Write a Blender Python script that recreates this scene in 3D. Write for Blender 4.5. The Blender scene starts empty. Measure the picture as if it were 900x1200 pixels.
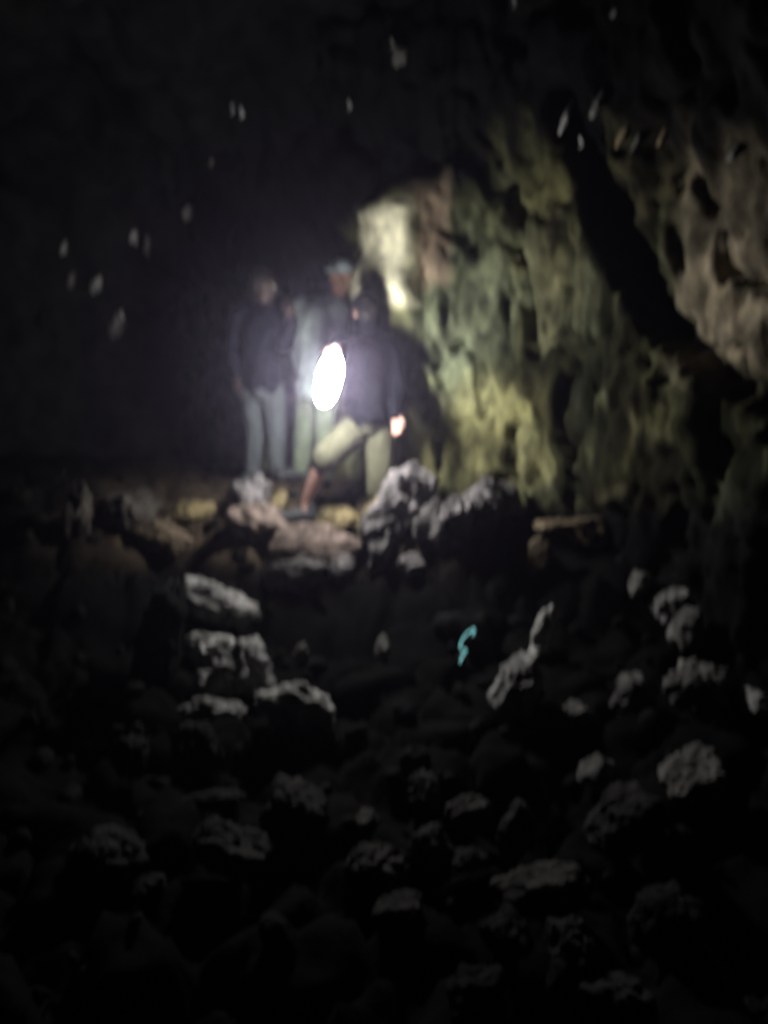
import bpy, bmesh, math, random
from mathutils import Vector, Matrix, noise, Quaternion
from mathutils.bvhtree import BVHTree
random.seed(7)
S = bpy.context.scene
COL = S.collection
# ------------------------------------------------------------ camera
CAMZ, PITCH, F = 1.6, math.atan2(80, 906), 906.0
cd = bpy.data.cameras.new('camera'); cam = bpy.data.objects.new('camera', cd); COL.objects.link(cam)
cam.location = (0, 0, CAMZ); cam.rotation_euler = (math.pi/2 - PITCH, 0, 0)
cd.sensor_fit = 'VERTICAL'; cd.sensor_height = 36; cd.lens = 36*F/1200; cd.clip_end = 200; cd.clip_start = .02
cd.dof.use_dof = True; cd.dof.focus_distance = .8; cd.dof.aperture_fstop = 2.2
cd.dof.aperture_ratio = 1.9
S.camera = cam
# ------------------------------------------------------------ world, exposure
w = bpy.data.worlds.new('World'); S.world = w; w.use_nodes = True
w.node_tree.nodes['Background'].inputs[0].default_value = (0, 0, 0, 1)
w.node_tree.nodes['Background'].inputs[1].default_value = 0.0
S.view_settings.view_transform = 'Standard'; S.view_settings.look = 'None'
S.view_settings.gamma = 1; S.view_settings.exposure = 0
S.cycles.use_denoising = True
S.cycles.volume_bounces = 0; S.cycles.max_bounces = 4
S.cycles.sample_clamp_indirect = 4
LAMP_E = 330.0

RX = Matrix.Rotation(math.pi/2 - PITCH, 3, 'X')
def ray(px, py):
    return RX @ Vector(((px-450)/F, -(py-600)/F, -1))
def P(px, py, Y):
    d = ray(px, py); t = Y/d.y
    return Vector((0, 0, CAMZ)) + d*t
def proj(p):
    q = RX.transposed() @ (Vector(p) - Vector((0, 0, CAMZ)))
    if q.z > -0.05: return (-9999, -9999)
    return (450 + F*q.x/-q.z, 600 - F*q.y/-q.z)
def sm(a, b, x):
    t = max(0, min(1, (x-a)/(b-a))); return t*t*(3-2*t)
def lerp(a, b, t): return a + (b-a)*t
def interp(pts, x):
    if x <= pts[0][0]: return pts[0][1]
    for (a, va), (b, vb) in zip(pts, pts[1:]):
        if x <= b: return lerp(va, vb, (x-a)/(b-a))
    return pts[-1][1]
def cell(p): return .5+.5*math.sin(noise.cell(p)*57.3)
def fbm(p, o=4):
    v = 0; a = 1
    for i in range(o):
        v += a*noise.noise(p); p = p*2.07 + Vector((3.1, 1.7, 5.3)); a *= .5
    return v

# ------------------------------------------------------------ materials
def new_mat(name):
    m = bpy.data.materials.new(name); m.use_nodes = True
    nt = m.node_tree; return m, nt, nt.nodes['Principled BSDF']
def rock_mat(name, cols, rough=.85, scale=6, bump=.4, attr=None, spec=.3):
    m, nt, b = new_mat(name); N, L = nt.nodes, nt.links
    tc = N.new('ShaderNodeTexCoord')
    n1 = N.new('ShaderNodeTexNoise'); n1.inputs['Scale'].default_value = scale; n1.inputs['Detail'].default_value = 9
    n1.inputs['Roughness'].default_value = .65
    n2 = N.new('ShaderNodeTexNoise'); n2.inputs['Scale'].default_value = scale*7; n2.inputs['Detail'].default_value = 6
    L.new(tc.outputs['Object'], n1.inputs[0]); L.new(tc.outputs['Object'], n2.inputs[0])
    cr = N.new('ShaderNodeValToRGB')
    while len(cr.color_ramp.elements) < len(cols): cr.color_ramp.elements.new(.5)
    for i, c in enumerate(cols):
        e = cr.color_ramp.elements[i]; e.position = .34 + .34*i/max(1, len(cols)-1); e.color = (*c, 1)
    L.new(n1.outputs[0], cr.inputs[0])
    out = cr.outputs[0]
    if attr:
        at = N.new('ShaderNodeAttribute'); at.attribute_name = attr
        mx = N.new('ShaderNodeMix'); mx.data_type = 'RGBA'; mx.blend_type = 'MULTIPLY'; mx.inputs[0].default_value = 1
        L.new(at.outputs['Color'], mx.inputs[6]); L.new(out, mx.inputs[7]); out = mx.outputs[2]
    L.new(out, b.inputs['Base Color'])
    ad = N.new('ShaderNodeMath'); ad.operation = 'MULTIPLY_ADD'; ad.inputs[1].default_value = .35
    L.new(n2.outputs[0], ad.inputs[0]); L.new(n1.outputs[0], ad.inputs[2])
    bp = N.new('ShaderNodeBump'); bp.inputs['Strength'].default_value = bump; bp.inputs['Distance'].default_value = .04
    L.new(ad.outputs[0], bp.inputs['Height']); L.new(bp.outputs[0], b.inputs['Normal'])
    b.inputs['Roughness'].default_value = rough; b.inputs['Specular IOR Level'].default_value = spec
    return m
def cloth_mat(name, c, c2=None, rough=.95, spec=.1, scale=14):
    c2 = c2 or tuple(v*.7 for v in c)
    m, nt, b = new_mat(name); N, L = nt.nodes, nt.links
    tc = N.new('ShaderNodeTexCoord')
    n1 = N.new('ShaderNodeTexNoise'); n1.inputs['Scale'].default_value = scale; n1.inputs['Detail'].default_value = 5
    L.new(tc.outputs['Object'], n1.inputs[0])
    cr = N.new('ShaderNodeValToRGB'); cr.color_ramp.elements[0].position = .35; cr.color_ramp.elements[1].position = .65
    cr.color_ramp.elements[0].color = (*c2, 1); cr.color_ramp.elements[1].color = (*c, 1)
    L.new(n1.outputs[0], cr.inputs[0]); L.new(cr.outputs[0], b.inputs['Base Color'])
    bp = N.new('ShaderNodeBump'); bp.inputs['Strength'].default_value = .35; bp.inputs['Distance'].default_value = .01
    L.new(n1.outputs[0], bp.inputs['Height']); L.new(bp.outputs[0], b.inputs['Normal'])
    b.inputs['Roughness'].default_value = rough; b.inputs['Specular IOR Level'].default_value = spec
    return m
def skin_mat(name, c):
    m = cloth_mat(name, c, tuple(v*.8 for v in c), .55, .35, 25)
    return m

def link(name, me, mat, parent=None):
    o = bpy.data.objects.new(name, me); COL.objects.link(o)
    if mat: me.materials.append(mat)
    if parent: o.parent = parent; o.matrix_parent_inverse = Matrix.Translation(-parent.location)
    return o
def tag(o, label=None, cat=None, group=None, kind=None):
    if label: o['label'] = label
    if cat: o['category'] = cat
    if group: o['group'] = group
    if kind: o['kind'] = kind
    return o
def empty(name, loc):
    o = bpy.data.objects.new(name, None); COL.objects.link(o); o.location = loc; o.empty_display_size = .1
    return o
def grid_mesh(name, rows, cols=None, closed=False):
    nr, nc = len(rows), len(rows[0])
    verts = [v for r in rows for v in r]
    faces = []
    for i in range(nr-1):
        for j in range(nc-1):
            a = i*nc+j; faces.append((a, a+1, a+nc+1, a+nc))
    me = bpy.data.meshes.new(name); me.from_pydata([tuple(v) for v in verts], [], faces); me.update()
    me.polygons.foreach_set('use_smooth', [True]*len(me.polygons))
    if cols:
        ca = me.color_attributes.new('mineral', 'FLOAT_COLOR', 'POINT')  # rock tint; on the wall it also holds painted light and shade
        flat = []
        for r in cols:
            for c in r: flat += [c[0], c[1], c[2], 1]
        ca.data.foreach_set('color', flat)
    return me

# ============================================================ cave floor
PROF = [(-6, .1), (0, 0), (2, .05), (3, .18), (4, .33), (4.55, .42), (4.78, .68), (5.0, .83), (5.4, 1.09), (6.0, 1.28), (8, 1.4), (11, 1.5)]
def floor_base(x, y):
    yy = y + .10*math.sin(x*2.1+.5) + .06*math.sin(x*5.3)
    z = interp(PROF, yy)
    z += .25*sm(1.0, 2.6, x)*sm(1.5, 4, y) + .1*sm(-1.5, -3.5, x)
    return z
def floor_z(x, y):
    z = floor_base(x, y)
    p = Vector((x, y, 0))
    d, pts = noise.voronoi(p*3.1 + Vector((fbm(p*2)*.3, fbm(p*2+Vector((9, 9, 9)))*.3, 0)))
    h = cell(pts[0]*7.3)
    amp = .55 if y > 5.2 else 1
    z += amp*(.11*(h-.5) - .10*(1-sm(0, .28, d[1]-d[0]))) + .05*fbm(p*2.3)*amp + .018*fbm(p*11, 3)
    return z
rows, cols = [], []
y = -5.0
ys = []
while y < 9.6:
    ys.append(y); y += .1 if y < 1.2 else .032
xs = []; x = -6.4
while x < 5: xs.append(x); x += .036 if -3 < x < 3.2 else .1
for y in ys:
    r, c = [], []
    for x in xs:
        z = floor_z(x, y); r.append((x, y, z))
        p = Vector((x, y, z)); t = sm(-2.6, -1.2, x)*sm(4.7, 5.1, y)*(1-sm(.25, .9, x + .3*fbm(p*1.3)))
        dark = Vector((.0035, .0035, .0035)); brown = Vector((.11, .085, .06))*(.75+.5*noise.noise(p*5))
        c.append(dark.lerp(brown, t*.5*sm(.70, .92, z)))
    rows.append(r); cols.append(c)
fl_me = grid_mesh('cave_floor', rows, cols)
M_floor = rock_mat('floor_rock', [(.45, .45, .45), (.9, .9, .9), (1.5, 1.45, 1.4)], .9, 7, .5, 'mineral', .04)
floor = tag(link('cave_floor', fl_me, M_floor), kind='structure')

# ============================================================ cave wall
PLAN = [(2.9, -4.5), (3.2, -1), (2.9, 1.2), (2.5, 2.6), (2.25, 3.5), (1.95, 4.3), (1.45, 5.05), (1.0, 5.5), (.58, 5.70), (.22, 5.74), (-.06, 5.98), (-.38, 6.6),
        (-1.2, 7.6), (-2.1, 8.1), (-3.3, 8.1), (-4.3, 7.5), (-4.9, 6), (-4.8, 4), (-4.3, 2), (-4.0, -1), (-3.2, -4), (0, -5.0), (2.9, -4.5)]
def cr(p0, p1, p2, p3, t):
    return .5*((2*p1)+(p2-p0)*t+(2*p0-5*p1+4*p2-p3)*t*t+(3*p1-p0-3*p2+p3)*t**3)
plan = []
V2 = [Vector(p) for p in PLAN]
for i in range(len(V2)-1):
    p0 = V2[i-1] if i else V2[-2]; p3 = V2[i+2] if i+2 < len(V2) else V2[1]
    seg = (V2[i+1]-V2[i]).length
    step = .024 if 3 <= i <= 12 else .09
    n = max(2, int(seg/step))
    for k in range(n): plan.append(cr(p0, V2[i], V2[i+1], p3, k/n))
plan.append(plan[0].copy())
# height above which the wall colour turns black (by image column of the back wall)
PYB = [(-400, 420), (180, 345), (250, 335), (345, 328), (392, 292), (425, 262), (465, 246), (510, 226), (560, 200), (650, 152), (720, 150), (800, 165), (900, 185), (1300, 230)]
BAND = [(665, 120), (700, 215), (738, 300), (775, 370), (830, 425), (900, 480), (980, 560)]
def dseg(px, py, poly):
    best = 1e9
    for (x0, y0), (x1, y1) in zip(poly, poly[1:]):
        dx, dy = x1-x0, y1-y0
        t = max(0, min(1, ((px-x0)*dx+(py-y0)*dy)/(dx*dx+dy*dy)))
        best = min(best, math.hypot(px-x0-t*dx, py-y0-t*dy))
    return best
LIT_CREAM = Vector((.80, .78, .56)); OLIVE = Vector((.078, .082, .040)); TEAL = Vector((.078, .092, .058)); BROWN = Vector((.10, .085, .062))
YEL = Vector((.12, .115, .052)); GREY = Vector((.085, .085, .075)); BLACK = Vector((.006, .006, .0065)); PINK = Vector((.20, .15, .11))
rows, cols = [], []
NZ = 190
nplan = len(plan)
normals = []
for i in range(nplan):
    a = plan[(i-1) % (nplan-1)]; b = plan[(i+1) % (nplan-1)]
    t = (b-a).normalized(); normals.append(Vector((t.y*-1, t.x)))  # left of travel = inward (counter-clockwise)
for i in range(nplan):
    c = plan[i]; n2 = normals[i]
    r, cc = [], []
    for k in range(NZ):
        z = -.5 + 5.6*k/(NZ-1)
        lean = .02*max(0, z-1.5) + .16*max(0, z-2.9)**2
        base = Vector((c.x+n2.x*lean, c.y+n2.y*lean, z))
        q = Vector((base.x*1.0, base.y*1.0, base.z*.5))
        wq = q*1.0 + Vector((fbm(q*1.9), fbm(q*1.9+Vector((7, 1, 3))), fbm(q*1.9+Vector((2, 8, 5)))))*.16
        d1, pt = noise.voronoi(wq*2.5)
        h1 = cell(pt[0]*9.1)
        d2, pt2 = noise.voronoi(wq*6.1+Vector((4, 4, 4)))
        h2 = cell(pt2[0]*5.7)
        px, py = proj(base)
        sc = 1.0
        D = .13*(h1-.5) - .045*(1-sm(0, .22, d1[1]-d1[0])) + .05*(h2-.5) - .02*(1-sm(0, .25, d2[1]-d2[0])) + .11*fbm(q*.8, 3) + .05*fbm(q*5, 5)
        # vertical drips
        D += .05*noise.noise(Vector((base.x*9, base.y*9, base.z*1.1)))
        col = None
        # colours per block
        hc = cell(pt2[0]*3.3+Vector((11, 2, 5))); hd = cell(pt[0]*4.3+Vector((1, 2, 5)))
        xw = base.x
        if px < -900 or base.y < 1: col = BLACK*2
        else:
            if hd < .4: col = OLIVE.lerp(YEL, hc)
            elif hd < .7: col = TEAL.lerp(OLIVE, hc)
            elif hd < .88: col = BROWN.lerp(OLIVE, hc)
            else: col = GREY.lerp(OLIVE, .4+.4*hc)
            col = col.lerp(OLIVE.lerp(TEAL if noise.noise(q*1.7) > 0 else YEL, min(1, 2.2*abs(noise.noise(q*1.7)))), .55)
            col = col*(1+.45*noise.noise(Vector((base.x*14, base.y*14, base.z*3.5)))+.3*fbm(q*6))
            jit = 22*fbm(q*3)
            # teal zone, yellow zone, brown upper right
            k1 = sm(90, 40, math.hypot((px-545), (py-360)*.7)+jit); col = col.lerp(TEAL*1.3, .7*k1)
            k2 = sm(95, 45, math.hypot((px-575)*.8, (py-510))+jit); col = col.lerp(YEL*1.25, .65*k2)
            k3 = sm(760, 820, px+jit)*sm(470, 420, py+jit); col = col.lerp(BROWN*2.0, .85*k3)
            k4 = sm(0, 1, 1-(abs(px-340)/70)); col = col.lerp(TEAL*.9, .6*sm(0, .5, k4))
            k0 = sm(120, 40, math.hypot(px-505, (py-450)*.8)+jit); col = col*(1+.5*k0)  # lamplight beside the lantern holder, painted as brighter colour
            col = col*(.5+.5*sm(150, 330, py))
            kp = sm(232, 250, px)*sm(395, 380, px)*sm(380, 440, py); col = col.lerp(TEAL*2.4, .8*kp)  # lit wall behind the left person, painted as brighter teal
            col = col.lerp(BLACK*1.5, sm(565, 615, py+jit)*sm(560, 640, px))  # wall foot on the right darkened, its shading put into the colour
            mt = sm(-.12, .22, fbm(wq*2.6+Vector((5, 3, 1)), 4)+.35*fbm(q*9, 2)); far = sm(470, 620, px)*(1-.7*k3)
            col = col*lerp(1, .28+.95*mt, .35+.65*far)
            # lamp-lit patch, painted as a cream bulge
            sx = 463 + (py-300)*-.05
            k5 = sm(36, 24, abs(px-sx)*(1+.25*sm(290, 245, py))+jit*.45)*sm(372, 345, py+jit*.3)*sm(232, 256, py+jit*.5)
            col = col.lerp(LIT_CREAM, k5)
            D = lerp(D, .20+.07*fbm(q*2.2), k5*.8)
            k6 = sm(26, 12, abs(px-507)+jit*.3)*sm(345, 320, py); col = col.lerp(PINK, .8*k6)
            k7 = sm(28, 14, abs(px-412)+jit*.3)*sm(345, 310, py); col = col.lerp(OLIVE*1.1, .8*k7)
            # cleft groove, its shadow painted in black
            db = dseg(px, py, BAND) + jit*.6 + 16*fbm(q*7, 3)
            kb = sm(30, 8, db)*(1-.45*sm(740, 880, px))
            D -= .30*kb; col = col.lerp(BLACK*1.5, kb)
            # ragged limit where the wall colour turns black, with vertical streaks
            pyb = interp(PYB, px)
            rag = .32*noise.noise(Vector((base.x*8, base.y*8, base.z*.9))) + .22*fbm(q*2.4)
            kt = sm(-.10, .10, (pyb-py)*base.y/F + rag*.7*sm(480, 600, px) + rag*.2)
            col = col.lerp(BLACK, kt)
            D = lerp(D, D+.10, kt)
            kl = 1-sm(190, 240, px+jit*.6); col = col.lerp(BLACK*1.6, kl)  # left wall painted black for the left person's shadow
            km = sm(560, 760, px)*(1-k3); col = col*(1-.55*km)  # wall colour darkened rightwards, lamp falloff painted in
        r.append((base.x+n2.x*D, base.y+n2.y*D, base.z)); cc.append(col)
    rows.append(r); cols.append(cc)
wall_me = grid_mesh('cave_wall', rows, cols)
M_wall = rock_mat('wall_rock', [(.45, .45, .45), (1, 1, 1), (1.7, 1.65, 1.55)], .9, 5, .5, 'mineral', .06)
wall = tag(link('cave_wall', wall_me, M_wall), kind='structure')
# ============================================================ cave ceiling
rows = []
y = -5.6
while y < 9.2:
    r = []; x = -6
    while x < 4.6:
        p = Vector((x, y, 0)); d, pt = noise.voronoi(p*1.6)
        z = 4.55 + .35*fbm(p*.7, 3) + .16*(cell(pt[0]*6)-.5) - .12*sm(0, .3, d[1]-d[0]) + .05*fbm(p*6, 3)
        z -= .35*sm(5.5, 7.6, y)
        r.append((x, y, z)); x += .06
    rows.append(r); y += .06
M_ceil = rock_mat('black_lava', [(.004, .004, .0042), (.007, .007, .0075), (.011, .011, .012)], .9, 4, .6, None, .03)
ceil_me = grid_mesh('cave_ceiling', rows)
ceiling = tag(link('cave_ceiling', ceil_me, M_ceil), kind='structure')

def bvh(me): return BVHTree.FromPolygons([v.co[:] for v in me.vertices], [p.vertices[:] for p in me.polygons])
B_wall, B_ceil, B_floor = bvh(wall_me), bvh(ceil_me), bvh(fl_me)
O = Vector((0, 0, CAMZ))
def hit(px, py, trees):
    d = ray(px, py).normalized(); best = None
    for t in trees:
        h = t.ray_cast(O, d)
        if h[0] is not None and (best is None or h[3] < best[3]): best = h
    return best

# ============================================================ boulders
def boulder_mesh(name, w, h, dp, seed, rag=1.0, sub=4, yaw=0, tilt=0):
    bm = bmesh.new(); bmesh.ops.create_icosphere(bm, subdivisions=sub, radius=1)
    sv = Vector((seed*3.7, seed*1.3, seed*2.1))
    R = Matrix.Rotation(tilt, 3, 'Y') @ Matrix.Rotation(yaw, 3, 'Z')
    rg = random.Random(seed*13+5)
    pl = []
    for k in range(17):
        n0 = Vector((rg.gauss(0, 1), rg.gauss(0, 1), rg.gauss(0, 1))).normalized()
        m0 = max(abs(n0.x), abs(n0.y), abs(n0.z)); pl.append((n0, rg.uniform(.74, 1.02)*(.6+.4/m0*.9)))
    for v in bm.verts:
        n = v.co.normalized(); acc = 0
        for n0, d0 in pl:
            c0 = n.dot(n0)
            if c0 > .05: acc += (c0/d0)**14
        s = min(1.25, acc**(-1/14)) if acc > 0 else 1.2
        s *= 1 + rag*(.17*fbm(n*1.5+sv, 3) + .12*fbm(n*3.6+sv, 6))
        q = n*s*.95
        v.co = R @ Vector((q.x*w, q.y*dp, q.z*h))
    me = bpy.data.meshes.new(name); bm.to_mesh(me); bm.free()
    me.polygons.foreach_set('use_smooth', [True]*len(me.polygons))
    return me
def stone(name, a, b=None, c=None):
    return rock_mat(name, [tuple(v*.10 for v in a), tuple(v*.8 for v in a), tuple(v*1.7 for v in a)], .85, 7, .8, None, .12)
ST = {
 'grey': stone('grey_basalt', (.30, .297, .29)),
 'pale': stone('pale_grey_basalt', (.52, .515, .50)),
 'dim': stone('dark_grey_basalt', (.14, .137, .13)),
 'lgrey': stone('ledge_grey_rock', (.105, .10, .10)),
 'lpale': stone('ledge_pale_rock', (.17, .16, .163)),
 'beige': stone('beige_stone', (.19, .15, .13)),
 'tan': stone('tan_rock', (.19, .15, .10)),
 'yellow': stone('yellow_stone', (.17, .14, .075)),
 'brown': stone('brown_rock', (.10, .078, .055)),
 'fgrey': stone('dimmed_grey_basalt', (.075, .073, .07)), 'fdim': stone('dimmed_dark_basalt', (.036, .035, .034)),
 'ldim': stone('dim_ledge_rock', (.045, .041, .036)),
 'black': stone('black_basalt', (.007, .007, .007)),
}
# px, py centre, width, height in the photo, tilt (deg, + = right end up), colour, raggedness, label
BL = [
 (88, 605, 34, 66, 0, 'ldim', 1.4, 'knobby dim grey rock farthest left on the ledge'),
 (150, 605, 56, 52, -20, 'ldim', 1.3, 'dim brownish grey rock left of the yellow flat stone'),
 (182, 630, 60, 40, -10, 'brown', 1.3, 'low brown rock just below and left of the yellow flat stone'),
 (221, 603, 54, 26, 5, 'yellow', .5, 'flat yellowish stone on the ledge below the left person'),
 (291, 586, 42, 44, 0, 'lpale', 1.7, 'crumbly pale clump of rock under the left person\'s shoes'),
 (322, 596, 22, 36, 25, 'yellow', .8, 'narrow yellowish stone just left of the striding person\'s shoe'),
 (298, 618, 60, 46, -40, 'beige', 1.0, 'sloping beige rock under the crumbly pale clump'),
 (362, 641, 94, 46, 3, 'beige', .6, 'broad smooth beige slab below the striding person\'s shoe'),
 (340, 674, 76, 32, 14, 'lgrey', 1.5, 'ragged grey lip of rock under the broad beige slab'),
 (398, 664, 28, 22, 25, 'lpale', 1.5, 'small bright chip at the right end of the ragged grey lip'),
 (395, 610, 56, 34, 12, 'yellow', .8, 'low tan rock just right of the striding person\'s shoe'),
 (432, 616, 26, 50, 35, 'yellow', .9, 'upright yellow brown rock beside the big pale boulder'),
 (462, 606, 62, 78, 38, 'lpale', 1.1, 'big pale boulder in front of the striding person\'s right leg'),
 (490, 578, 42, 54, 32, 'lpale', 1.4, 'pale crag leaning on the back of the big pale boulder'),
 (505, 622, 40, 60, 20, 'lgrey', 1.4, 'dark grey crag between the big pale boulder and the ragged row'),
 (532, 618, 44, 70, 45, 'lpale', 1.5, 'ragged pale rock right of the big pale boulder'),
 (565, 598, 48, 62, 35, 'lpale', 1.5, 'ragged pale crest rock under the yellow green wall foot'),
 (594, 592, 30, 44, 35, 'lgrey', 1.4, 'small grey rock closing the ragged crest on the right'),
 (483, 663, 30, 22, 20, 'lpale', .9, 'small pale stone alone below the big pale boulder'),
 (446, 650, 28, 44, 25, 'lgrey', 1.3, 'dim grey rock between beige slab and small pale stone'),
 (683, 624, 68, 32, -12, 'tan', 1.6, 'ragged tan rock on the dark ledge at the foot of the right wall'),
 (634, 655, 26, 40, 25, 'brown', .9, 'small brown rock below and left of the ragged tan rock'),
 (764, 648, 18, 50, 22, 'tan', 1.0, 'thin upright tan rock on the right slope'),
 (750, 684, 20, 30, 22, 'dim', 1.0, 'small dim grey rock directly below the thin upright tan rock'),
 (793, 708, 62, 34, 48, 'grey', .9, 'slanting smooth grey slab on the right slope'),
 (856, 698, 30, 56, 28, 'tan', 1.2, 'dim tan rock right of the slanting grey slab'),
 (810, 738, 36, 44, 30, 'dim', 1.2, 'dark rock just under the slanting grey slab'),
 (888, 660, 30, 62, 35, 'dim', 1.2, 'dark upright rock at the right edge on the slope'),
 (249, 712, 100, 50, -28, 'grey', 1.2, 'long grey slab sloping down to the right, left of centre'),
 (180, 760, 58, 112, 8, 'black', 1.5, 'tall dim rock face left of the long grey slab'),
 (238, 764, 56, 36, -18, 'pale', 1.0, 'bright rounded pale rock under the long grey slab'),
 (282, 790, 62, 56, -22, 'grey', 1.7, 'hollowed grey rock right of the bright rounded rock'),
 (252, 800, 56, 28, -8, 'grey', .9, 'flat grey rock just below the bright rounded rock'),
 (250, 836, 68, 30, -10, 'grey', 1.3, 'low grey rock lowest of the left pale heap'),
 (349, 838, 90, 54, -18, 'pale', 1.3, 'broad bright rock with streaked top near the lower middle left'),
 (353, 768, 16, 24, 15, 'dim', 1.0, 'tiny dim stone between the left heap and the dark hollow'),
 (449, 762, 18, 28, 25, 'dim', 1.0, 'tiny dim stone just left of the cyan LED trail'),
 (636, 752, 26, 54, 32, 'pale', 1.6, 'narrow pale blade of rock right of the cyan LED trail'),
 (610, 815, 44, 78, 34, 'grey', 1.6, 'tall grey rock right under the narrow pale blade'),
 (677, 840, 30, 28, 20, 'dim', .9, 'small dim stone right of the tall grey rock'),
 (748, 825, 44, 44, 35, 'dim', 1.2, 'dim rock left of the dim ragged rock on the right slope'),
 (822, 812, 60, 56, 40, 'dim', 1.5, 'dim ragged rock low on the right slope'),
 (886, 824, 26, 34, 38, 'grey', 1.0, 'small grey rock at the right edge, lower half'),
 (820, 918, 84, 56, 40, 'dim', 1.4, 'largest ragged grey rock in the lower right'),
 (738, 965, 84, 62, 38, 'dim', 1.1, 'dim boulder left of the largest ragged grey rock in the lower right'),
 (645, 1052, 98, 60, 8, 'grey', 1.1, 'wide grey boulder near the bottom right'),
 (703, 905, 40, 30, 30, 'dim', 1.3, 'small dim rock above the lower right dim boulder'),
 (547, 958, 52, 36, 38, 'grey', 1.2, 'slanting grey rock in the lower middle'),
 (497, 935, 44, 40, 30, 'dim', 1.6, 'dim broken rock left of the slanting grey rock'),
 (424, 966, 30, 22, 15, 'grey', .8, 'small grey stone left of the lower middle rocks'),
 (440, 1016, 74, 34, 8, 'grey', 1.5, 'knobby grey rock below the small grey stone'),
 (505, 1002, 40, 44, 40, 'dim', 1.2, 'dim rock between knobby grey rock and slanting grey rock'),
 (546, 1020, 42, 28, 22, 'dim', 1.0, 'low dim rock just below the slanting grey rock'),
 (465, 1075, 50, 40, 10, 'dim', 1.0, 'dark rock in the bottom middle under the knobby grey rock'),
 (606, 985, 40, 60, 20, 'dim', 1.1, 'upright dim rock above the wide grey boulder'),
 (345, 952, 74, 54, -30, 'dim', 1.2, 'leaning dim brown rock in the lower left middle'),
 (264, 1005, 94, 52, -8, 'dim', 1.3, 'wide dim rock in the lower left'),
 (255, 942, 70, 18, 4, 'dim', 1.1, 'thin flat dim rock behind the wide dim rock'),
 (120, 1002, 96, 34, -5, 'dim', 1.0, 'long dim rock farthest left in the foreground'),
 (175, 1042, 40, 24, 0, 'dim', .9, 'small dim rock below the long left foreground rock'),
 (150, 888, 40, 44, -20, 'black', 1.2, 'almost black rock in the left middle'),
 (226, 880, 50, 60, -25, 'black', 1.2, 'almost black rock under the left pale heap'),
 (600, 1105, 56, 50, 15, 'black', 1.0, 'almost black boulder below the wide grey boulder'),
 (672, 1125, 60, 70, 35, 'dim', 1.0, 'dark tilted boulder at the bottom right'),
 (725, 1185, 90, 60, 10, 'dim', 1.0, 'dark rounded boulder cut by the bottom edge'),
 (790, 1100, 70, 80, 40, 'black', 1.0, 'almost black slanting boulder in the bottom right corner'),
 (560, 1185, 70, 60, 10, 'black', 1.0, 'almost black boulder at the bottom edge, centre'),
]
FB = BVHTree
for i, (px, py, wd, ht, tilt, colr, rag, lab) in enumerate(BL):
    # find where the sight line through the rock's lower edge meets the floor
    d = ray(px, py+ht*.42); t = .5
    while t < 9:
        q = O + d*t
        if q.z <= floor_base(q.x, q.y): break
        t += .01
    Y = q.y
    s = Y/F*1.02
    c = P(px, py, Y)
    c.y += .3*s*min(wd, ht)
    hw, hh = wd*s*.56, ht*s*.56
    dp = min(hw, hh)*1.25 if min(hw, hh) > .06 else min(hw, hh)*1.6
    if py > 930: colr = {'grey': 'fgrey', 'dim': 'fdim'}.get(colr, colr)  # nearest rocks take darker copies, their weak light put into the colour
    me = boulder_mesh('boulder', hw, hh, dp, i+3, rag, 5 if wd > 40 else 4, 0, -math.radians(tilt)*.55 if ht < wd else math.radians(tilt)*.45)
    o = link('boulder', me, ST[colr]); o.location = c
    # let it settle: the base sinks into the ground
    zb = min(v.co.z for v in me.vertices) + c.z
    gz = floor_base(c.x, c.y)
    if zb > gz + .01:
        for v in me.vertices:
            k = sm(.1*hh, -hh, v.co.z); v.co.z -= (zb-gz+.04)*k
    tag(o, lab, 'rock', 'loose boulders on the cave floor')
# small rubble: countless
bm = bmesh.new()
rr = random.Random(3)
for i in range(600):
    x = rr.uniform(-3.6, 2.6); y = rr.uniform(1.2, 6.4)
    if y > 4.9 and rr.random() < .4: continue
    r = rr.uniform(.018, .06)
    m = Matrix.Translation((x, y, floor_z(x, y)+r*.3)) @ Matrix.Rotation(rr.uniform(0, 6), 4, Vector((rr.uniform(-1, 1), rr.uniform(-1, 1), 1)).normalized()) @ Matrix.Diagonal((r*rr.uniform(.8, 1.6), r, r*rr.uniform(.5, 1), 1))
    vs = bmesh.ops.create_icosphere(bm, subdivisions=2, radius=1, matrix=m)['verts']
    cc = m.translation
    for v in vs: v.co = cc + (v.co-cc)*(1+.35*noise.noise(v.co*22))
me = bpy.data.meshes.new('rubble'); bm.to_mesh(me); bm.free()
tag(link('rubble', me, stone('rubble_stone', (.005, .005, .0045))), 'dark lava rubble scattered between the boulders on the cave floor', 'rubble', kind='stuff')

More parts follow.
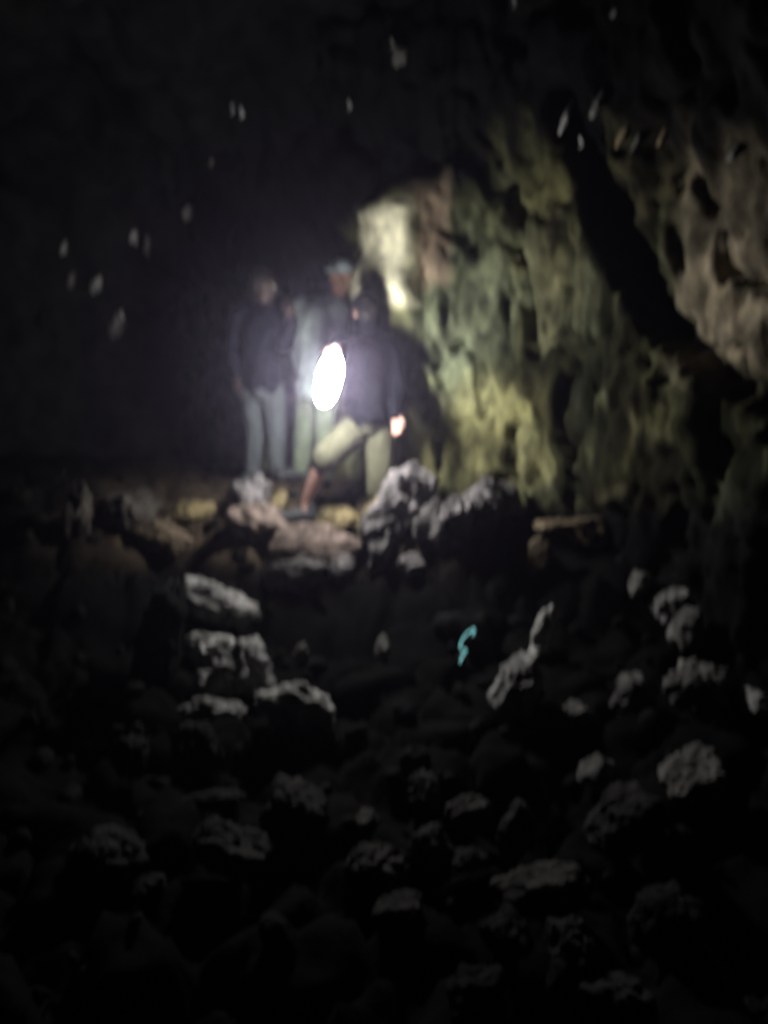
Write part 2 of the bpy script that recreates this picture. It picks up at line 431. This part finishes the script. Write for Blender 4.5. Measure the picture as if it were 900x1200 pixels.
# ============================================================ knobs and painted water glints on wall and ceiling
M_knob = stone('wet_grey_lava', (.10, .10, .10)); M_knob2 = stone('pale_lava_knob', (.32, .31, .29))
KN = [
 (75, 292, 14, 22, 'grey', 'faint lava knob high on the dark left wall, farthest left'),
 (84, 330, 16, 26, 'dim', 'dim lava knob below the farthest left one'),
 (115, 332, 26, 34, 'grey', 'pale edged lava knob in the middle of the dark left wall'),
 (137, 382, 34, 48, 'dim', 'largest dim lava knob, lowest on the dark left wall'),
 (158, 277, 18, 28, 'grey', 'left one of two neighbouring lava knobs on the dark left wall'),
 (173, 288, 16, 30, 'dim', 'right one of two neighbouring lava knobs on the dark left wall'),
 (220, 249, 20, 30, 'grey', 'lava knob highest on the dark left wall'),
 (248, 190, 12, 16, 'dim', 'faint lava knob alone below the left ceiling glint'),
 (240, 348, 14, 22, 'dim', 'dim lava knob left of the left person\'s head'),
 (52, 372, 18, 40, 'black', 'almost black lava knob low on the far left wall'),
 (470, 62, 34, 34, 'dim', 'faint grey lava lump on the ceiling, top middle'),
 (663, 138, 14, 44, 'pale', 'bright pale lava finger at the top of the dark cleft'),
 (700, 122, 22, 50, 'dim', 'dim slanting lava finger right of the bright pale one'),
 (728, 158, 14, 40, 'tan', 'pale greenish lava finger above the right wall'),
 (745, 165, 8, 30, 'dim', 'thin dim lava finger between two pale ones'),
 (775, 160, 8, 32, 'tan', 'thin pale lava finger right of the greenish one'),
 (719, 15, 16, 18, 'dim', 'faint lava lump on the ceiling near the top right'),
 (858, 180, 12, 30, 'dim', 'faint lava finger above the brown upper right wall'),
]
for i, (px, py, wd, ht, colr, lab) in enumerate(KN):
    h = hit(px, py, (B_wall, B_ceil)); p = h[0]; dist = p.y/F
    hw, hh = wd*.22*dist, ht*.34*dist
    me = boulder_mesh('lava_knob', hw, hh, max(hw, hh)*.9, 60+i, 1.5, 4, 0, .35)
    o = link('lava_knob', me, ST[colr]); o.location = p - ray(px, py).normalized()*max(hw, hh)*.35
    tag(o, lab, 'lava knob', 'lava knobs on the wall and ceiling')
m, nt, b = new_mat('glint_white'); b.inputs['Base Color'].default_value = (.78, .80, .80, 1); b.inputs['Roughness'].default_value = .12  # white colour paints the lantern's glints on water drops
b.inputs['Coat Weight'].default_value = 1
M_glint = m
DR = [
 (283, 133, 2.2, 'brightest hooked white glint shape high on the black ceiling, upper left'),
 (272, 129, 1.0, 'faint thin glint shape touching the hooked white one, upper left'),
 (409, 124, 1.6, 'white glint shape on the black ceiling above the lantern'),
 (602, 4, 1.4, 'white glint shape at the very top edge of the photo'),
 (291, 327, 1.6, 'brighter right glint shape of the pair above the left person'),
 (280, 321, 1.2, 'left glint shape of the pair above the left person'),
 (341, 337, 1.4, 'white glint shape between the left person and the teal person'),
 (252, 342, 1.2, 'short white drip left of the left person\'s head'),  # white shape for a water glint, like the others
 (201, 354, 1.2, 'white glint shape farthest left in the low row of glints'),
 (365, 329, 1.0, 'faint thin glint shape just left of the pale blue cap'),
 (143, 372, 1.3, 'long faint glint shape beside the largest dim knob on the left wall'),
 (109, 338, 1.1, 'tiny glint shape on the pale edged knob of the left wall'),
 (680, 168, 2.0, 'pale glint shape just under the bright pale lava finger'),
 (459, 52, 1.0, 'faint glint shape on the grey lava lump, top middle'),
]
def tube_bm(bm, pts, rads, seg=8, cap=True):
    rings = []
    for i, p in enumerate(pts):
        a = pts[max(0, i-1)]; c = pts[min(len(pts)-1, i+1)]
        t = (c-a).normalized(); u = t.orthogonal().normalized(); v = t.cross(u)
        if i and rings: # keep frame
            u = (pu - t*pu.dot(t)).normalized(); v = t.cross(u)
        pu = u
        rings.append([bm.verts.new(p+(u*math.cos(2*math.pi*k/seg)+v*math.sin(2*math.pi*k/seg))*rads[i]) for k in range(seg)])
    for r0, r1 in zip(rings, rings[1:]):
        for k in range(seg): bm.faces.new((r0[k], r0[(k+1) % seg], r1[(k+1) % seg], r1[k]))
    if cap: bm.faces.new(rings[0][::-1]); bm.faces.new(rings[-1])
def smooth_path(pts, n=5):
    out = []
    for i in range(len(pts)-1):
        p0 = pts[max(0, i-1)]; p3 = pts[min(len(pts)-1, i+2)]
        for k in range(n): out.append(cr(p0, pts[i], pts[i+1], p3, k/n))
    out.append(pts[-1]); return out
for px, py, s, lab in DR:
    h = hit(px, py, (B_wall, B_ceil)); p = h[0] - ray(px, py).normalized()*.12; k = p.y/F
    L = 12*k; r = .55*s*k
    pts = smooth_path([Vector((1.5*k, .12, 1.1*L)), Vector((-.5*k, 0, .55*L)), Vector((.3*k, -.01, .15*L)), Vector((2.2*k, -.01, -.1*L)), Vector((-1.2*k, -.01, -.45*L))])
    bm = bmesh.new(); tube_bm(bm, pts, [r*(.5+.9*math.sin(math.pi*(i+1)/(len(pts)+1))) for i in range(len(pts))])
    me = bpy.data.meshes.new('painted_glint'); bm.to_mesh(me); bm.free(); me.polygons.foreach_set('use_smooth', [True]*len(me.polygons))
    o = link('painted_glint', me, M_glint); o.location = p
    tag(o, lab, 'glint shape', 'white shapes for water glints on the black ceiling and wall')

# ============================================================ cyan LED light trail, built as a glowing tube
m, nt, b = new_mat('cyan_glow'); b.inputs['Base Color'].default_value = (.3, .8, .85, 1)
b.inputs['Emission Color'].default_value = (.30, .78, .80, 1); b.inputs['Emission Strength'].default_value = 2.2
pp = [(552.3, 744), (555.5, 741), (556.5, 738.5), (555, 737.5), (551, 739.5), (546, 744), (541.5, 750), (539, 757), (539.5, 760), (542, 761), (546.5, 761.5), (544, 766), (541, 770), (539, 776)]
c0 = hit(547, 757, (B_floor,))[0]
# a dark rock carries the trail tube
me = boulder_mesh('boulder', .22, .20, .16, 91, .8, 4)
o = link('boulder', me, ST['black']); o.location = c0 + Vector((0, .02, -.03))
tag(o, 'black rock behind the cyan LED trail', 'rock', 'loose boulders on the cave floor')
br = BVHTree.FromPolygons([v.co+o.location for v in me.vertices], [p.vertices[:] for p in me.polygons])
pts = []
for a in pp:
    h = hit(*a, (br, B_floor)); pts.append(h[0])
Ym = min(p.y for p in pts) - .012
pts = [P(a[0], a[1], lerp(Ym, h.y-.006, .3)) for a, h in zip(pp, pts)]
bm = bmesh.new(); sp = smooth_path(pts, 4); tube_bm(bm, sp, [.0016]*len(sp))
me = bpy.data.meshes.new('led_trail'); bm.to_mesh(me); bm.free(); me.polygons.foreach_set('use_smooth', [True]*len(me.polygons))
tag(link('led_trail', me, m), 'thin curled light trail of a cyan LED, built as a glowing tube against the black rocks', 'glow cord')  # the glow cord stands in for the LED light trail

# ============================================================ people
def blob(name, prims, voxel, mat, parent, smooth=4, wr=0, wscale=9, seed=0):
    bm = bmesh.new()
    for p in prims:
        if p[0] == 'c':
            _, a, ra, b_, rb = p[:5]
            a, b_ = Vector(a), Vector(b_); L = (b_-a).length; n = max(1, int(L/(min(ra, rb)*.3)))
            for i in range(n+1):
                t = i/n
                bmesh.ops.create_icosphere(bm, subdivisions=2, radius=lerp(ra, rb, t), matrix=Matrix.Translation(a.lerp(b_, t)))
        else:
            _, c, rad, R = p
            bmesh.ops.create_icosphere(bm, subdivisions=3, radius=1, matrix=Matrix.Translation(c) @ R.to_4x4() @ Matrix.Diagonal((*rad, 1)))
    me = bpy.data.meshes.new(name); bm.to_mesh(me); bm.free()
    tmp = bpy.data.objects.new('tmp', me); COL.objects.link(tmp)
    md = tmp.modifiers.new('r', 'REMESH'); md.mode = 'VOXEL'; md.voxel_size = voxel; md.use_smooth_shade = True
    ms = tmp.modifiers.new('s', 'SMOOTH'); ms.iterations = smooth; ms.factor = .5
    dg = bpy.context.evaluated_depsgraph_get()
    out = bpy.data.meshes.new_from_object(tmp.evaluated_get(dg)); out.name = name
    bpy.data.objects.remove(tmp); bpy.data.meshes.remove(me)
    if wr:
        sv = Vector((seed, seed*2, 1))
        ns = [v.normal.copy() for v in out.vertices]
        for v, n in zip(out.vertices, ns):
            q = Vector((v.co.x*wscale, v.co.y*wscale, v.co.z*wscale*.55)) + sv
            v.co += n*wr*(1-2*abs(noise.noise(q))) + n*wr*.5*noise.noise(q*2.3)
    out.polygons.foreach_set('use_smooth', [True]*len(out.polygons))
    return link(name, out, mat, parent)
def frame(fwd):
    f = Vector((fwd[0], fwd[1], 0)).normalized(); r = f.cross(Vector((0, 0, 1))); r.normalize()
    return Matrix((r, f, Vector((0, 0, 1)))).transposed()   # columns: right, forward, up
def head_prims(c, R):
    g = lambda x, y, z: c + R @ Vector((x, y, z))
    return [('e', g(0, -.012, .025), (.076, .094, .092), R), ('e', g(0, .025, -.045), (.056, .062, .068), R),
            ('c', g(0, .085, .012), .010, g(0, .104, -.022), .015), ('c', g(-.045, .076, .03), .011, g(.045, .076, .03), .011),
            ('e', g(0, .078, -.085), (.024, .018, .016), R), ('e', g(0, .086, -.055), (.024, .010, .009), R),
            ('e', g(-.077, -.005, -.005), (.010, .020, .030), R), ('e', g(.077, -.005, -.005), (.010, .020, .030), R),
            ('e', g(-.035, .066, -.02), (.024, .024, .026), R), ('e', g(.035, .066, -.02), (.024, .024, .026), R)]
def hand_prims(w, d, palmn, side, curl=.5):
    # w wrist, d pointing direction, palmn palm normal, side = +1/-1 thumb side
    d = d.normalized(); n = (palmn - d*palmn.dot(d)).normalized(); s = d.cross(n)*side
    R = Matrix((s, d, n)).transposed()
    pr = [('e', w+d*.045, (.040, .052, .017), R), ('c', w, .026, w+d*.03, .024)]
    for k, (off, ln) in enumerate([(.030, .072), (.010, .080), (-.011, .074), (-.030, .058)]):
        a = w + d*.085 + s*off
        c1, c2, c3 = curl*.6, curl*1.4, curl*2.1
        p1 = a + (d*math.cos(c1)+n*math.sin(c1)+s*off*2)*ln*.45
        p2 = p1 + (d*math.cos(c2)+n*math.sin(c2))*ln*.32
        p3 = p2 + (d*math.cos(c3)+n*math.sin(c3))*ln*.25
        pr += [('c', a-d*.03, .0095, a, .0095), ('c', a, .0095, p1, .009), ('c', p1, .009, p2, .0082), ('c', p2, .0082, p3, .0072)]
    t0 = w + d*.02 + s*.03; t1 = t0 + (d*.75+s*.6+n*.35)*.045; t2 = t1 + (d*.9+s*.15+n*.5)*.034
    pr += [('c', t0, .014, t1, .0115), ('c', t1, .0115, t2, .009)]
    return pr
def shoe(an, toe_dir, mats, par, ground, L=.27):
    f = Vector((toe_dir[0], toe_dir[1], 0)).normalized(); R = frame(f); g0 = Vector((an.x, an.y, ground))
    g = lambda x, y, z: g0 + R @ Vector((x, y, z))
    s = blob('shoe', [('c', g(0, -.05, .05), .042, g(0, .05, .048), .044), ('c', g(0, .05, .048), .044, g(0, .15, .036), .036),
                      ('c', g(0, -.035, .06), .045, g(0, -.03, .115), .043), ('e', g(0, .17, .03), (.042, .04, .028), R)], .009, mats[0], par, 3, .002, 30)
    so = blob('sole', [('e', g(0, .04, .014), (.052, .155, .018), R), ('e', g(0, .12, .014), (.050, .075, .018), R), ('e', g(0, -.05, .016), (.044, .055, .02), R)], .008, mats[1], s, 3)
    so.matrix_parent_inverse = Matrix.Identity(4)
    return s

def person(J, fwd, hfwd, M, label, voxel=.0075):
    base = Vector((J['hipC'].x, J['hipC'].y, min(J['gl'], J['gr'])))
    root = empty('person', base); tag(root, label, 'person')
    R = frame(fwd); HR = hfwd
    chest = (J['shl']+J['shr'])*.5 - Vector((0, 0, .13)); chw = (J['shl']-J['shr']).length*.5
    hipC = J['hipC']; waist = chest.lerp(hipC, .55)
    pr = head_prims(J['head'], HR)
    pr += [('c', J['head']+Vector((0, 0, -.06)), .055, J['neck'], .058), ('c', J['neck'], .06, chest+Vector((0, 0, .06)), .075),
           ('e', chest, (chw*.92, .105, .17), R), ('e', waist, (.135, .095, .15), R), ('e', hipC, (.155, .105, .12), R),
           ('c', J['shl'], .052, J['neck'], .05), ('c', J['shr'], .052, J['neck'], .05)]
    for s in 'lr':
        pr += [('c', J['sh'+s], .055, J['el'+s], .040), ('c', J['el'+s], .041, J['wr'+s], .026)]
        pr += J['hand'+s]
        pr += [('c', J['hip'+s], .088, J['kn'+s], .056), ('c', J['kn'+s], .055, J['kn'+s].lerp(J['an'+s], .3), .057), ('c', J['kn'+s].lerp(J['an'+s], .3), .057, J['an'+s], .036)]
        g = J['g'+s]; td = Vector((*J['toe'+s], 0)).normalized(); a = J['an'+s]
        pr += [('c', Vector((a.x, a.y, g+.06)), .034, Vector((a.x, a.y, g+.04))+td*.12, .026), ('c', a, .036, Vector((a.x, a.y, g+.06)), .034)]
    b = blob('body', pr, voxel, M['skin'], root, 3)
    # upper garment
    chx = chw+M.get('wide', .035)
    jp = [('e', chest.lerp(hipC, .4), (chx*.86, .135, .34), R), ('e', chest, (chx, .145, .19), R), ('e', waist, (.19, .145, .18), R), ('e', hipC+Vector((0, 0, .02)), (.205, .15, .12), R),
          ('c', J['shl'], .078, J['neck']-Vector((0, 0, .04)), .075), ('c', J['shr'], .078, J['neck']-Vector((0, 0, .04)), .075),
          ('c', chest, .12, J['neck']-Vector((0, 0, .02)), .075)]
    for s in 'lr':
        e = J['wr'+s].lerp(J['el'+s], J.get('cuff', .12))
        jp += [('c', J['sh'+s], .082, J['el'+s], .064), ('c', J['el'+s], .062, e, .046)]
    jk = blob('jacket', jp, .011, M['top'], root, 22, .02, 7, 3)
    if M.get('hood'):
        blob('collar', [('c', J['neck']-R @ Vector((.05, 0, .01)), .045, J['neck']+R @ Vector((.05, .0, -.01)), .045), ('c', J['neck']-R @ Vector((0, .06, .0)), .05, J['neck']+R @ Vector((0, .03, 0)), .045)], .01, M['top'], root, 4, .006, 14)
    # trousers / shorts
    tp = [('e', hipC-Vector((0, 0, .02)), (.175, .125, .12), R)]
    for s in 'lr':
        k, h, a = J['kn'+s], J['hip'+s], J['an'+s]
        if M['shorts']:
            e = h.lerp(k, .93 if s == 'r' else 1.12)
            tp += [('c', h, .108, e, .098)]
        else:
            tp += [('c', h, .106, k, .078), ('c', k, .078, a.lerp(k, .05)+Vector((0, 0, -.02)), .066)]
    blob('shorts' if M['shorts'] else 'trousers', tp, .010, M['bottom'], root, 4, .009, 10, 8)
    for s in 'lr': shoe(J['an'+s], J['toe'+s], (M['shoe'], M['sole']), root, J['g'+s])
    # hair
    g = lambda x, y, z: J['head'] + HR @ Vector((x, y, z))
    hp = [('e', g(0, -.028, .040), (.084, .092, .090), HR), ('e', g(0, -.062, -.012), (.070, .048, .075), HR)]
    if M.get('longhair'): hp += [('c', g(.06, -.03, 0), .028, g(.07, -.02, -.13), .018), ('c', g(-.06, -.03, 0), .028, g(-.07, -.02, -.13), .018)]
    blob('hair', hp, .008, M['hair'], root, 3, .006, 40)
    for sx in (-1, 1):
        bm = bmesh.new(); bmesh.ops.create_uvsphere(bm, u_segments=12, v_segments=8, radius=.0115, matrix=Matrix.Translation(g(.031*sx, .083, .003)))
        me = bpy.data.meshes.new('eye'); bm.to_mesh(me); bm.free(); link('eye', me, M['eye'], root)
    if M.get('added_face_cover'):
        blob('dark_face_cover', [('e', g(0, .03, -.045), (.070, .082, .070), HR), ('c', g(0, 0, -.07), .075, J['neck'], .085)], .008, M['top'], root, 4, .004, 24)  # added black cover that keeps the head dark
    if M.get('cap'):
        cp = blob('cap', [('e', g(0, -.015, .062), (.092, .108, .075), HR)], .008, M['cap'], root, 2, .004, 30)
        blob('brim', [('e', g(0, .09, .05), (.070, .065, .008), HR)], .006, M['cap'], root, 1)
    return root
EYE = cloth_mat('eye_white', (.7, .7, .7), (.6, .6, .6), .2, .5)
SK = skin_mat('skin', (.36, .205, .165)); SK3 = skin_mat('skin_shaded', (.05, .032, .028)); SK2 = skin_mat('skin_light', (.40, .22, .15))  # left person's skin darkened, shade on the face painted in
NAVY = cloth_mat('black_jacket', (.0035, .0035, .005), (.002, .0025, .004), .95, .03); KHAKI = cloth_mat('khaki_cotton', (.062, .062, .040), (.045, .045, .030))
TEALC = cloth_mat('teal_jacket', (.27, .33, .31), (.20, .25, .24)); DARK = cloth_mat('left_jacket', (.008, .009, .016), (.005, .006, .010))
JEAN = cloth_mat('grey_jeans', (.070, .080, .085), (.050, .058, .062)); GREEN = cloth_mat('green_grey_trousers', (.14, .17, .12), (.10, .12, .085))
SHOE = cloth_mat('dark_shoe', (.05, .055, .06), (.03, .032, .036), .7, .3); SOLE = cloth_mat('black_sole', (.015, .015, .015), None, .8)
HBLK = cloth_mat('black_hair', (.010, .009, .009), None, .6, .2, 60); HPALE = cloth_mat('pale_hair', (.40, .34, .24), (.25, .19, .12), .6, .3, 60)
CAPB = cloth_mat('pale_blue_cap', (.42, .50, .53), (.30, .38, .41)); KNEE = cloth_mat('black_knee', (.015, .014, .02))
def tiltm(R, pitch, roll=0):
    return R @ Matrix.Rotation(pitch, 3, 'X') @ Matrix.Rotation(roll, 3, 'Y')

# --- striding person with the lantern, seen from behind, turned a little left
fw = (-1, -.25)
Rr = frame(fw)
J = dict(head=P(428, 367, 5.52), neck=P(431, 394, 5.56), shl=P(452, 410, 5.52), shr=P(404, 407, 5.60),
         elr=P(382, 430, 5.36), wrr=P(390, 411, 5.12), ell=P(467, 452, 5.50), wrl=P(464, 487, 5.34),
         hipC=P(431, 492, 5.52), hipr=P(417, 502, 5.52), hipl=P(446, 502, 5.52),
         knr=P(378, 541, 5.26), anr=P(358, 588, 5.34), knl=P(446, 566, 5.44), anl=P(452, 622, 5.50),
         toer=(-1, -.35), toel=(-.5, -.9))
J['gr'] = P(348, 611, 5.32).z; J['gl'] = J['anl'].z-.09
LT = P(394, 405, 4.95)   # top of the lantern bail, in the fist
J['handr'] = hand_prims(J['wrr'], (LT-J['wrr'])*1+Vector((0, 0, .01)), Vector((0, 0, -1)), -1, 1.25)
J['handl'] = hand_prims(J['wrl'], Vector((.10, -.10, -.9)), Vector((-.4, -.9, .1)), -1, .75)
J['cuff'] = .05
person(J, fw, tiltm(frame((-.25, .95)), -.35), dict(skin=SK, top=NAVY, bottom=KHAKI, shoe=SHOE, sole=SOLE, hair=HBLK, eye=EYE, shorts=True, hood=True, cap=HBLK, added_face_cover=True, wide=.075),
       'person in black jacket and khaki shorts striding over rocks, holding the lit lantern')
striding = [o for o in COL.objects if o.name == 'person'][0]
kb = blob('dark_knee_band', [('c', J['knr'].lerp(J['hipr'], .12), .066, J['knr'].lerp(J['anr'], .12), .062)], .009, KNEE, striding, 3, .003, 20)  # black band round the knee

# --- person in teal behind, pale blue cap, facing the viewer and to the left
fw = (-.75, -.75); Rr = frame(fw)
J = dict(head=P(400, 325, 6.1), neck=P(392, 352, 6.14), shl=P(394, 366, 6.02), shr=P(352, 362, 6.3),
         ell=P(398, 402, 6.0), wrl=P(392, 432, 5.9), elr=P(348, 404, 6.34), wrr=P(356, 440, 6.2),
         hipC=P(372, 458, 6.2), hipl=P(380, 464, 6.14), hipr=P(364, 464, 6.26),
         knl=P(380, 508, 6.1), anl=P(378, 552, 6.14), knr=P(356, 508, 6.22), anr=P(352, 548, 6.28), toel=(-.6, -.8), toer=(-.8, -.6))
J['gl'] = J['anl'].z-.09; J['gr'] = J['anr'].z-.09
J['handl'] = hand_prims(J['wrl'], Vector((-.1, -.3, -.9)), Vector((-1, 0, 0)), 1, .5)
J['handr'] = hand_prims(J['wrr'], Vector((.1, -.3, -.9)), Vector((1, 0, 0)), -1, .5)
person(J, fw, tiltm(Rr, -.1), dict(skin=SK2, top=TEALC, bottom=GREEN, shoe=SHOE, sole=SOLE, hair=HPALE, eye=EYE, shorts=False, cap=CAPB, longhair=True),
       'person in grey teal jacket and pale blue cap standing behind the lantern holder')

# --- left person in dark jacket and grey jeans
fw = (.9, .1); Rr = frame(fw)
J = dict(head=P(309, 335, 6.2), neck=P(307, 360, 6.22), shl=P(330, 372, 6.2), shr=P(282, 372, 6.24),
         ell=P(333, 404, 6.1), wrl=P(341, 373, 5.98), elr=P(274, 412, 6.3), wrr=P(278, 444, 6.2),
         hipC=P(308, 452, 6.24), hipl=P(320, 458, 6.22), hipr=P(296, 458, 6.28),
         knl=P(324, 505, 6.16), anl=P(324, 548, 6.2), knr=P(300, 507, 6.24), anr=P(296, 552, 6.3), toel=(.3, -.9), toer=(-.2, -.9))
J['gl'] = J['anl'].z-.09; J['gr'] = J['anr'].z-.09
J['handl'] = hand_prims(J['wrl'], Vector((.05, -.1, .9)), Vector((-.7, .5, 0)), 1, .7)
J['handr'] = hand_prims(J['wrr'], Vector((.05, -.2, -.9)), Vector((1, 0, 0)), -1, .5)
person(J, fw, tiltm(Rr, -.15), dict(skin=SK3, top=DARK, bottom=JEAN, shoe=SHOE, sole=SOLE, hair=HBLK, eye=EYE, shorts=False, hood=True),
       'person in dark navy jacket and grey jeans standing at the left, one hand raised')

# ============================================================ lantern
m, nt, b = new_mat('lamp_glow'); b.inputs['Base Color'].default_value = (.9, .9, .9, 1)
b.inputs['Emission Color'].default_value = (1, .965, .93, 1); b.inputs['Emission Strength'].default_value = LAMP_E
M_glow = m
M_metal = cloth_mat('lantern_metal', (.35, .35, .37), (.3, .3, .3), .35, .5)
a, c = P(390, 425, 4.93), P(380, 465, 4.93)
lroot = empty('lantern', c); tag(lroot, 'glowing white camping lantern held in the striding person\'s hand', 'lantern')
ax = (a-c).normalized()
def lathe(name, prof, mat, par):
    q = Vector((0, 0, 1)).rotation_difference(ax); bm = bmesh.new(); rings = []
    for r, t in prof:
        rings.append([bm.verts.new(c + q @ Vector((r*math.cos(2*math.pi*k/24), r*math.sin(2*math.pi*k/24), t))) for k in range(24)])
    for r0, r1 in zip(rings, rings[1:]):
        for k in range(24): bm.faces.new((r0[k], r0[(k+1) % 24], r1[(k+1) % 24], r1[k]))
    bm.faces.new(rings[0][::-1]); bm.faces.new(rings[-1])
    me = bpy.data.meshes.new(name); bm.to_mesh(me); bm.free(); me.polygons.foreach_set('use_smooth', [True]*len(me.polygons))
    return link(name, me, mat, par)
L = (a-c).length; Rg = .078
Hh = L*.5 + .058
prof = []
for k in range(1, 30):
    th = math.pi*k/30; tt = -math.cos(th)
    prof.append((Rg*max(.02, (1-abs(tt)**2.6))**.5, L*.5 + Hh*tt))
lathe('globe', prof, M_glow, lroot)
lathe('base', [(.030, -.046), (.034, -.044), (.034, -.030), (.028, -.026)], M_metal, lroot)
lathe('top_cap', [(.030, L+.024), (.030, L+.030), (.020, L+.036), (.008, L+.040)], M_metal, lroot)
bm = bmesh.new(); q = Vector((0, 0, 1)).rotation_difference(ax)
pts = [c + q @ Vector((.030*math.cos(t), 0, L+.026)) + (LT-(c+ax*(L+.026)))*math.sin(t) for t in [math.pi*k/14 for k in range(15)]]
tube_bm(bm, pts, [.0025]*15, 6)
me = bpy.data.meshes.new('handle'); bm.to_mesh(me); bm.free(); link('handle', me, M_metal, lroot)

# ============================================================ haze added to give the lantern's lens bloom
m = bpy.data.materials.new('haze'); m.use_nodes = True; nt = m.node_tree
nt.nodes.remove(nt.nodes['Principled BSDF'])
pv = nt.nodes.new('ShaderNodeVolumePrincipled'); pv.inputs['Color'].default_value = (.74, .68, 1, 1)
pv.inputs['Density'].default_value = .0050; pv.inputs['Anisotropy'].default_value = .87
nt.links.new(pv.outputs[0], nt.nodes['Material Output'].inputs['Volume'])
bm = bmesh.new(); bmesh.ops.create_cube(bm, size=1, matrix=Matrix.Translation((0, 2, 1.9)) @ Matrix.Diagonal((18, 20, 8.4, 1)))
me = bpy.data.meshes.new('haze'); bm.to_mesh(me); bm.free()
tag(link('haze', me, m), 'thin haze added for the lens bloom around the lantern', 'haze', kind='stuff')
